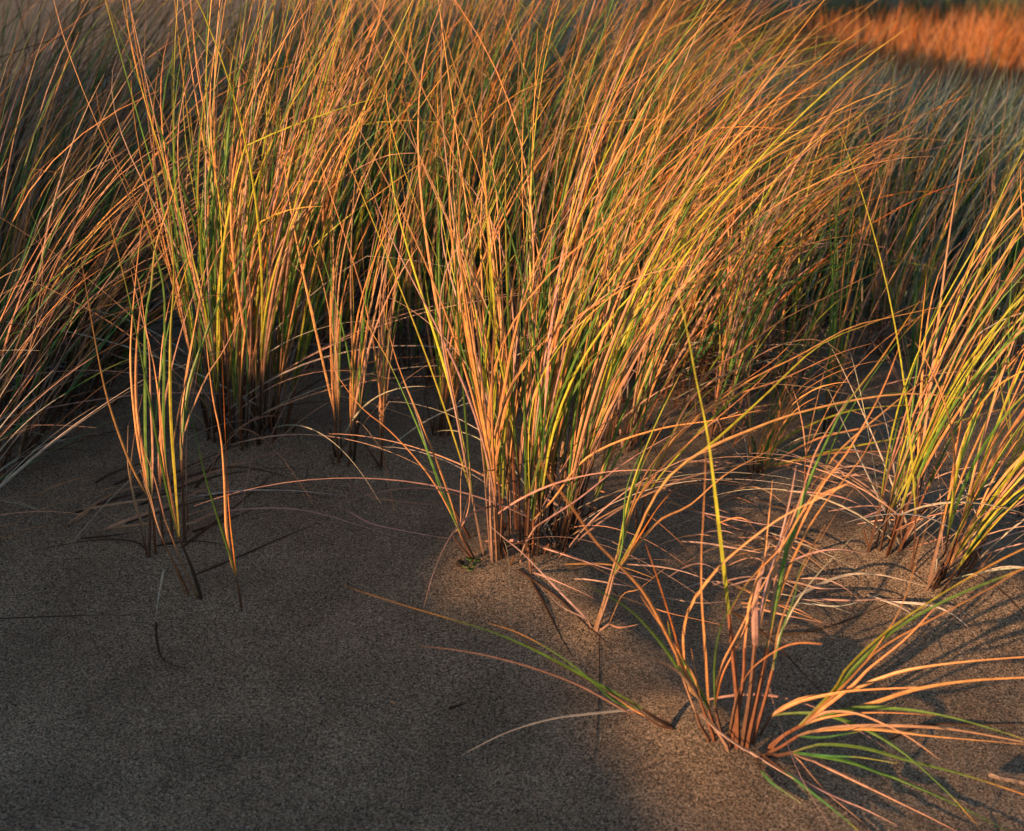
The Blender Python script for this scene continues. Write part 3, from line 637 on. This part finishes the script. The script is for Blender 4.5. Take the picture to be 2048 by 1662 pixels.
ring([(1600, 640, .08, 26, .56, 401, 'nearest the swept mass, low'), (1670, 540, .10, 26, .60, 402, 'in the middle of the blue slope, upper one'), (1760, 700, .06, 16, .5, 403, 'above the small low tuft, to its right'),
      (1890, 600, .02, 5, .62, 404, 'with a few straight stalks near the right edge'), (1570, 450, .12, 30, .62, 405, 'uppermost beside the swept mass'),
      (1960, 740, .07, 18, .52, 408, 'above the thick reddish stemmed tuft'), (2070, 700, .07, 18, .58, 409, 'cut off by the right edge, upper one'), (1840, 810, .03, 8, .48, 411, 'just above the splayed dead stalks'),
      (1560, 790, .05, 14, .46, 412, 'low, right above the small low tuft'), (1430, 880, .03, 9, .46, 413, 'above the arching blades of the forked sprig')],
     'thin open half shaded tuft', 'open tufts on the slope at the right',
     lean=16, azs=36, az=30, bend=(14, 66), kinds='ggGGyssdddpw', dead=16, W=3.8, S=11)

# ------------------------------------------------------------ far grass on the valley and ridge: one mass
def far_grass():
    rng = np.random.default_rng(900); Vs, Fs, Cs = [], [], []; off = 0
    spots = []
    while len(spots) < 2300:
        y = 3.0 + 15 * rng.uniform() ** 1.7; x = rng.uniform(.10, .60) * y + .15
        spots.append((x, y))
    for i, (x, y) in enumerate(spots):
        n = int(rng.integers(22, 38)); r = rng.uniform(.06, .2)
        rx = x + rng.normal(0, r, n); ry = y + rng.normal(0, r, n)
        root = np.stack([rx, ry, H(rx, ry)], 1); az0 = rng.uniform(0, 6.28, n); az = np.where(rng.uniform(size=n) < .6, R(30) + rng.normal(0, R(45), n), az0)
        P = flow(root, az, R(rng.uniform(2, 24, n)), R(rng.uniform(5, 45, n)), rng.uniform(.35, .66, n), 7, rng)
        kd = list(rng.choice(list('GGkkk' if y > 12.2 else ('GGGbbbbbbp' if y < 8.6 + .8 * rng.uniform() else 'rrsrd')), n))  # shade, sunlight and the dark top band are put into the kinds
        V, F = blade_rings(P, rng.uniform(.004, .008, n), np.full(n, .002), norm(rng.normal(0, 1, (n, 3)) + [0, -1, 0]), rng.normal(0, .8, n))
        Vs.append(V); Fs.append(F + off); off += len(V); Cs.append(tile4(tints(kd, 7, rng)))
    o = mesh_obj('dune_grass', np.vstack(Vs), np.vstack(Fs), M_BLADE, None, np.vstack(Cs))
    setp(o, 'far blurred grass coloured blue for the shaded slope and red for the sunlit ridge at upper right', 'grass', kind='stuff')
far_grass()
def dapple_grass():
    """unseen grass added on the crest of the added bank, to break up the edge of its shade"""
    rng = np.random.default_rng(901); Vs, Fs, Cs = [], [], []; off = 0
    for i in range(46):
        q = rng.uniform(.9, 5.0); a = -2.7 + rng.normal(0, .35)
        x, y = DX * a - DY * q, DY * a + DX * q; n = int(rng.integers(10, 20)); r = .08
        rx = x + rng.normal(0, r, n); ry = y + rng.normal(0, r, n); root = np.stack([rx, ry, H(rx, ry)], 1)
        P = flow(root, R(25) + rng.normal(0, R(50), n), R(rng.uniform(5, 30, n)), R(rng.uniform(10, 60, n)), rng.uniform(.15, .32 if q < 1.8 else .6, n), 7, rng)
        V, F = blade_rings(P, rng.uniform(.003, .005, n), np.full(n, .002), norm(rng.normal(0, 1, (n, 3))), rng.normal(0, .8, n))
        Vs.append(V); Fs.append(F + off); off += len(V); Cs.append(tile4(tints(list(rng.choice(list('gsdG'), n)), 7, rng)))
    o = mesh_obj('dune_grass', np.vstack(Vs), np.vstack(Fs), M_BLADE, None, np.vstack(Cs))
    setp(o, 'unseen low grass added on the added left bank to dapple the sunlight', 'grass', kind='stuff')
dapple_grass()

# ------------------------------------------------------------ loose things on the sand
def loose(label, pts, kind, wd, k=0, name='dead_blade', group=None, seed=1, lift=0.0):
    rng = np.random.default_rng(seed)
    q = catmull(pts, 20); P = np.array([ground_px(x, y) for x, y in q]); t = np.linspace(0, 1, 20)
    P[:, 2] += (.0008 if kind == 'k' else .002) + lift * np.sin(np.pi * t)
    V, F = blade_rings(P[None], np.array([wd / 1000]), np.array([wd * .4 / 1000]), np.array([[0.2, -1, .3]]), np.array([.8]))
    o = mesh_obj(name, V, F, M_DEAD, None, tile4(tints([kind], 20, rng)), origin=P[0])
    return setp(o, label, 'dead leaf', group)
loose('straight dark line of cast shadow on the sand behind the lone sprig', [(388, 1152), (470, 1118), (560, 1078), (640, 1045)], 'k', 4, seed=31)  # dark strip standing for the sprig's cast shadow
loose('pale arched dead blade reaching right from the slender left tuft across the sand', [(365, 1057), (430, 1035), (520, 1030), (610, 1035), (700, 1055), (800, 1078)], 'p', 3.4, lift=.012, seed=32)
loose('long straight grey blade lying flat behind the lone sprig', [(385, 996), (480, 992), (600, 993), (700, 995)], 'w', 2.6, lift=.01, seed=33)
loose('hooked dark blade curling down on the sand below the slender left tuft', [(312, 1245), (314, 1285), (325, 1318), (350, 1333), (382, 1338)], 'k', 3.6, seed=34)
loose('short grey torn leaf standing out of the sand above the hooked dark blade', [(328, 1140), (324, 1180), (318, 1210), (312, 1245)], 'w', 3.6, lift=.01, seed=35)
loose('thin brown straw running off the left edge over the sand', [(0, 1238), (100, 1234), (200, 1231), (300, 1232)], 'k', 1.8, seed=36)
loose('dark curved blade on the sand at the foot of the slender left tuft, pointing left', [(290, 1098), (270, 1085), (210, 1080), (120, 1092), (40, 1108)], 'k', 4.5, seed=37)
loose('dark buried blade and the shadow of the sand step, the upper of the pair below the middle clump', [(1035, 1140), (1060, 1158), (1120, 1200), (1180, 1258), (1230, 1300)], 'k', 4.4, seed=38)  # buried blade; its dark colour also stands for the step's shaded side
loose('dark strip of blade and shadow down the sand step, the lower of the pair below the middle clump', [(1062, 1160), (1090, 1210), (1120, 1270), (1148, 1320)], 'k', 4.6, seed=39)  # dark colour covers both the blade and the shade at the step
loose('long flat pinkish blade running right from the foot of the middle clump', [(970, 1085), (1040, 1092), (1110, 1118), (1180, 1142), (1260, 1160), (1330, 1172)], 'p', 4, lift=.012, seed=40)
loose('arched pinkish blade between the middle clump and the forked sprig', [(1062, 1150), (1056, 1095), (1080, 1060), (1150, 1035), (1230, 1045), (1310, 1075), (1385, 1110)], 's', 4.2, lift=.05, seed=41)
loose('very long pale blade crossing the sand from the left to the leaning sprig', [(690, 1020), (740, 1048), (800, 1062), (870, 1075), (905, 1080)], 'p', 2.8, seed=42)
loose('curving straw behind the leaning sprig', [(690, 960), (740, 1000), (800, 1015), (860, 1020), (900, 1010), (960, 990)], 'd', 2.6, lift=.01, seed=43)
loose('thin black strip lying slantwise behind the foremost right tuft', [(1465, 1224), (1534, 1286), (1589, 1345), (1641, 1393), (1692, 1417)], 'k', 4.4, lift=.012, seed=44)  # narrow black strip laid along the ground
loose('long straw thrown across the foremost right tuft, running down to the bottom edge', [(1530, 1331), (1536, 1400), (1551, 1475), (1582, 1561), (1616, 1613), (1665, 1665)], 'p', 2.6, lift=.03, seed=45)
loose('pinkish straw bridging the stems of the foremost right tuft', [(1410, 1403), (1486, 1420), (1589, 1451), (1692, 1482), (1775, 1501)], 'p', 3.2, lift=.035, seed=46)
loose('thin upright looking grey stalk that runs down the sand left of the low shoot', [(1198, 1270), (1199, 1340), (1196, 1420), (1190, 1500), (1176, 1580)], 'k', 1.3, seed=47)
loose('grey split leaf arching right above the sand, right of the foremost tuft stems', [(1555, 1220), (1620, 1195), (1690, 1175), (1760, 1172), (1860, 1178)], 'w', 5, lift=.02, seed=48)
loose('dark strip lying along the sand toward the right edge', [(1780, 1480), (1850, 1452), (1950, 1450), (2060, 1450)], 'k', 4, seed=49)  # narrow dark strip on the ground
loose('pair of dark flattened straws left of the thick right hand tuft', [(1540, 1270), (1620, 1265), (1700, 1240), (1780, 1205), (1850, 1180)], 'k', 3.6, seed=50)
loose('short dark twig lying alone on the open sand', [(898, 1419), (915, 1413), (934, 1407)], 'k', 4.5, name='twig', seed=51)['category'] = 'twig'
loose('tiny yellow scrap of straw left on the open sand', [(781, 1404), (787, 1408), (793, 1413)], 's', 2.4, name='straw_scrap', seed=52)['category'] = 'straw'

def straws(zone, n, seed, label, group, kinds, Lr=(120, 330), slope=-.35):
    rng = np.random.default_rng(seed)
    for j in range(n):
        x = rng.uniform(zone[0], zone[2]); y = rng.uniform(zone[1], zone[3]); a = math.atan(slope) + rng.normal(0, .28); L = rng.uniform(*Lr)
        c = rng.normal(0, 18)
        pts = [(x, y), (x + L * .5 * math.cos(a) - c * math.sin(a), y + L * .5 * math.sin(a) * .8 + c), (x + L * math.cos(a), y + L * math.sin(a) * .8)]
        loose(label, pts, rng.choice(list(kinds)), rng.uniform(1.6, 3.4) * (1.6 if kinds == 'kkkkd' else 1), group=group, seed=seed * 100 + j, lift=rng.uniform(0, .02), name='straw')['category'] = 'straw'
straws((60, 960, 420, 1100), 22, 61, 'dark strip of straw and shadow across the sand between the left tufts', 'dark straw and shadow strips between the left tufts', 'kkkkd', slope=-.32)  # dark strips stand for straws and the left tuft's long shadows
straws((1060, 960, 1500, 1230), 26, 62, 'pale dead straw littering the sand right of the middle clump', 'pale straws right of the middle clump', 'dpps', slope=.2, Lr=(90, 260))
straws((1350, 900, 1780, 1210), 34, 63, 'dead straw in the tangle between the small low tuft and the splayed tuft', 'tangled straws on the right sand', 'dppwk', slope=.35, Lr=(90, 260))

def pebble(label, px, py, size, material, name, cat, group=None, seed=0, flat_=.4):
    rng = np.random.default_rng(seed); p = ground_px(px, py)
    u = np.linspace(0, 2 * np.pi, 8)[:-1]; V = [[0, 0, flat_]]
    for el, rad in ((.75, .6), (.15, 1.0), (-.4, .7)):
        for a in u: V.append([math.cos(a) * rad * rng.uniform(.75, 1.1), math.sin(a) * rad * .6 * rng.uniform(.8, 1.1), el * flat_])
    F = [[0, 1 + k, 1 + (k + 1) % 7, 0] for k in range(7)]
    for rr_ in range(2):
        for k in range(7): F.append([1 + rr_ * 7 + k, 8 + rr_ * 7 + k, 8 + rr_ * 7 + (k + 1) % 7, 1 + rr_ * 7 + (k + 1) % 7])
    V = np.array(V) * size; a = rng.uniform(0, 3.1); ca, sa = math.cos(a), math.sin(a)
    V = np.stack([V[:, 0] * ca - V[:, 1] * sa, V[:, 0] * sa + V[:, 1] * ca, V[:, 2]], 1) + p + [0, 0, size * .25]
    me = bpy.data.meshes.new(name); me.from_pydata((V - p).tolist(), [], [list(dict.fromkeys(f)) for f in F]); me.materials.append(material)
    o = bpy.data.objects.new(name, me); COL.objects.link(o); o.location = p.tolist()
    return setp(o, label, cat, group)
SH = [(1621, 1308, 1.4), (1566, 1385, 1.3), (920, 1551, 1.9), (719, 1492, 1.7), (515, 1224, 1.3), (1427, 1630, 1.5), (287, 1343, 1.0), (289, 1419, 1.0), (1749, 1510, 1.1), (994, 1207, 1.0),
      (1006, 1191, 1.0), (1125, 1240, 1.0), (1025, 1211, .9), (271, 1633, 1.1), (748, 1267, 1.0), (808, 1343, 1.0), (1672, 1364, 1.3), (1727, 1345, 1.1), (1952, 1341, 1.0), (1837, 1303, 1.0), (728, 1396, 1.1),
      (1387, 1507, 1.2), (1533, 1593, 1.2), (1438, 1577, 1.1), (1209, 1632, 1.3), (1257, 1605, 1.1), (946, 1470, 1.1), (1125, 1480, 1.1), (1337, 1237, .9), (693, 1552, .9), (575, 1510, .8), (108, 1485, .9)]
for j, (x, y, s) in enumerate(SH):
    if j == 2: lb, gp = 'largest white shell chip, alone on the open sand near the bottom', None
    elif j == 3: lb, gp = 'pale bluish shell chip lying on the left open sand, brightest there', None
    else: lb, gp = 'tiny white shell chip scattered on the sand', 'shell chips scattered on the sand'
    pebble(lb, x, y, s * .0011, M_SHELL, 'shell_chip', 'shell', gp, seed=700 + j)

# seedling: four round leaves on short stalks, and the dark crumb beside it
sb = ground_px(943, 1135); seed_root = thing('seedling', 'tiny green seedling with round leaves at the foot of the leaning sprig', 'seedling', sb)
for j, (x, y) in enumerate([(939, 1124), (955, 1126), (931, 1138), (941, 1145), (948, 1137)]):
    p = ground_px(x, y) + [0, 0, .006]; u = np.linspace(0, 2 * np.pi, 11)[:-1]; s = .0052 if j < 4 else .0035
    V = [p + [0, 0, -.001]] + [p + [s * math.cos(a) * (1 + .12 * math.sin(3 * a + j)), s * .85 * math.sin(a), .0012 * math.cos(2 * a)] for a in u] + [p + [0, 0, -.002]] + [p + [s * .95 * math.cos(a), s * .8 * math.sin(a), -.0010] for a in u]
    F = [[0, 1 + k, 1 + (k + 1) % 10] for k in range(10)] + [[11, 12 + (k + 1) % 10, 12 + k] for k in range(10)] + [[1 + k, 12 + k, 12 + (k + 1) % 10] for k in range(10)] + [[1 + k, 12 + (k + 1) % 10, 1 + (k + 1) % 10] for k in range(10)]
    mesh_obj('leaf', np.array(V), np.array(F), M_SEED, seed_root, smooth_=True)
    P = np.linspace(sb - [0, 0, .004], p, 5)
    V, F = blade_rings(P[None], np.array([.0012]), np.array([.0012]), np.array([[0, -1, .1]]), np.array([0.]), 'sheath')
    mesh_obj('stalk', V, F, M_SEED, seed_root)
for j in range(1):
    pebble('crumbling dark lump of plant debris beside the green seedling', 920, 1131, .0115, M_DARK, 'plant_debris', 'debris', seed=770, flat_=.35)
# piece of driftwood at right
P = np.array([ground_px(x, y) for x, y in catmull([(1978, 1553), (2000, 1562), (2030, 1567), (2075, 1582)], 12)]); P[:, 2] += .004
V, F = blade_rings(P[None], np.array([.0075]), np.array([.006]), np.array([[.1, -.4, 1]]), np.array([.3]), 'sheath')
o = mesh_obj('driftwood', V, F, M_WOOD, None, origin=P[0]); setp(o, 'bit of grey weathered wood on the sand at the lower right edge', 'wood')
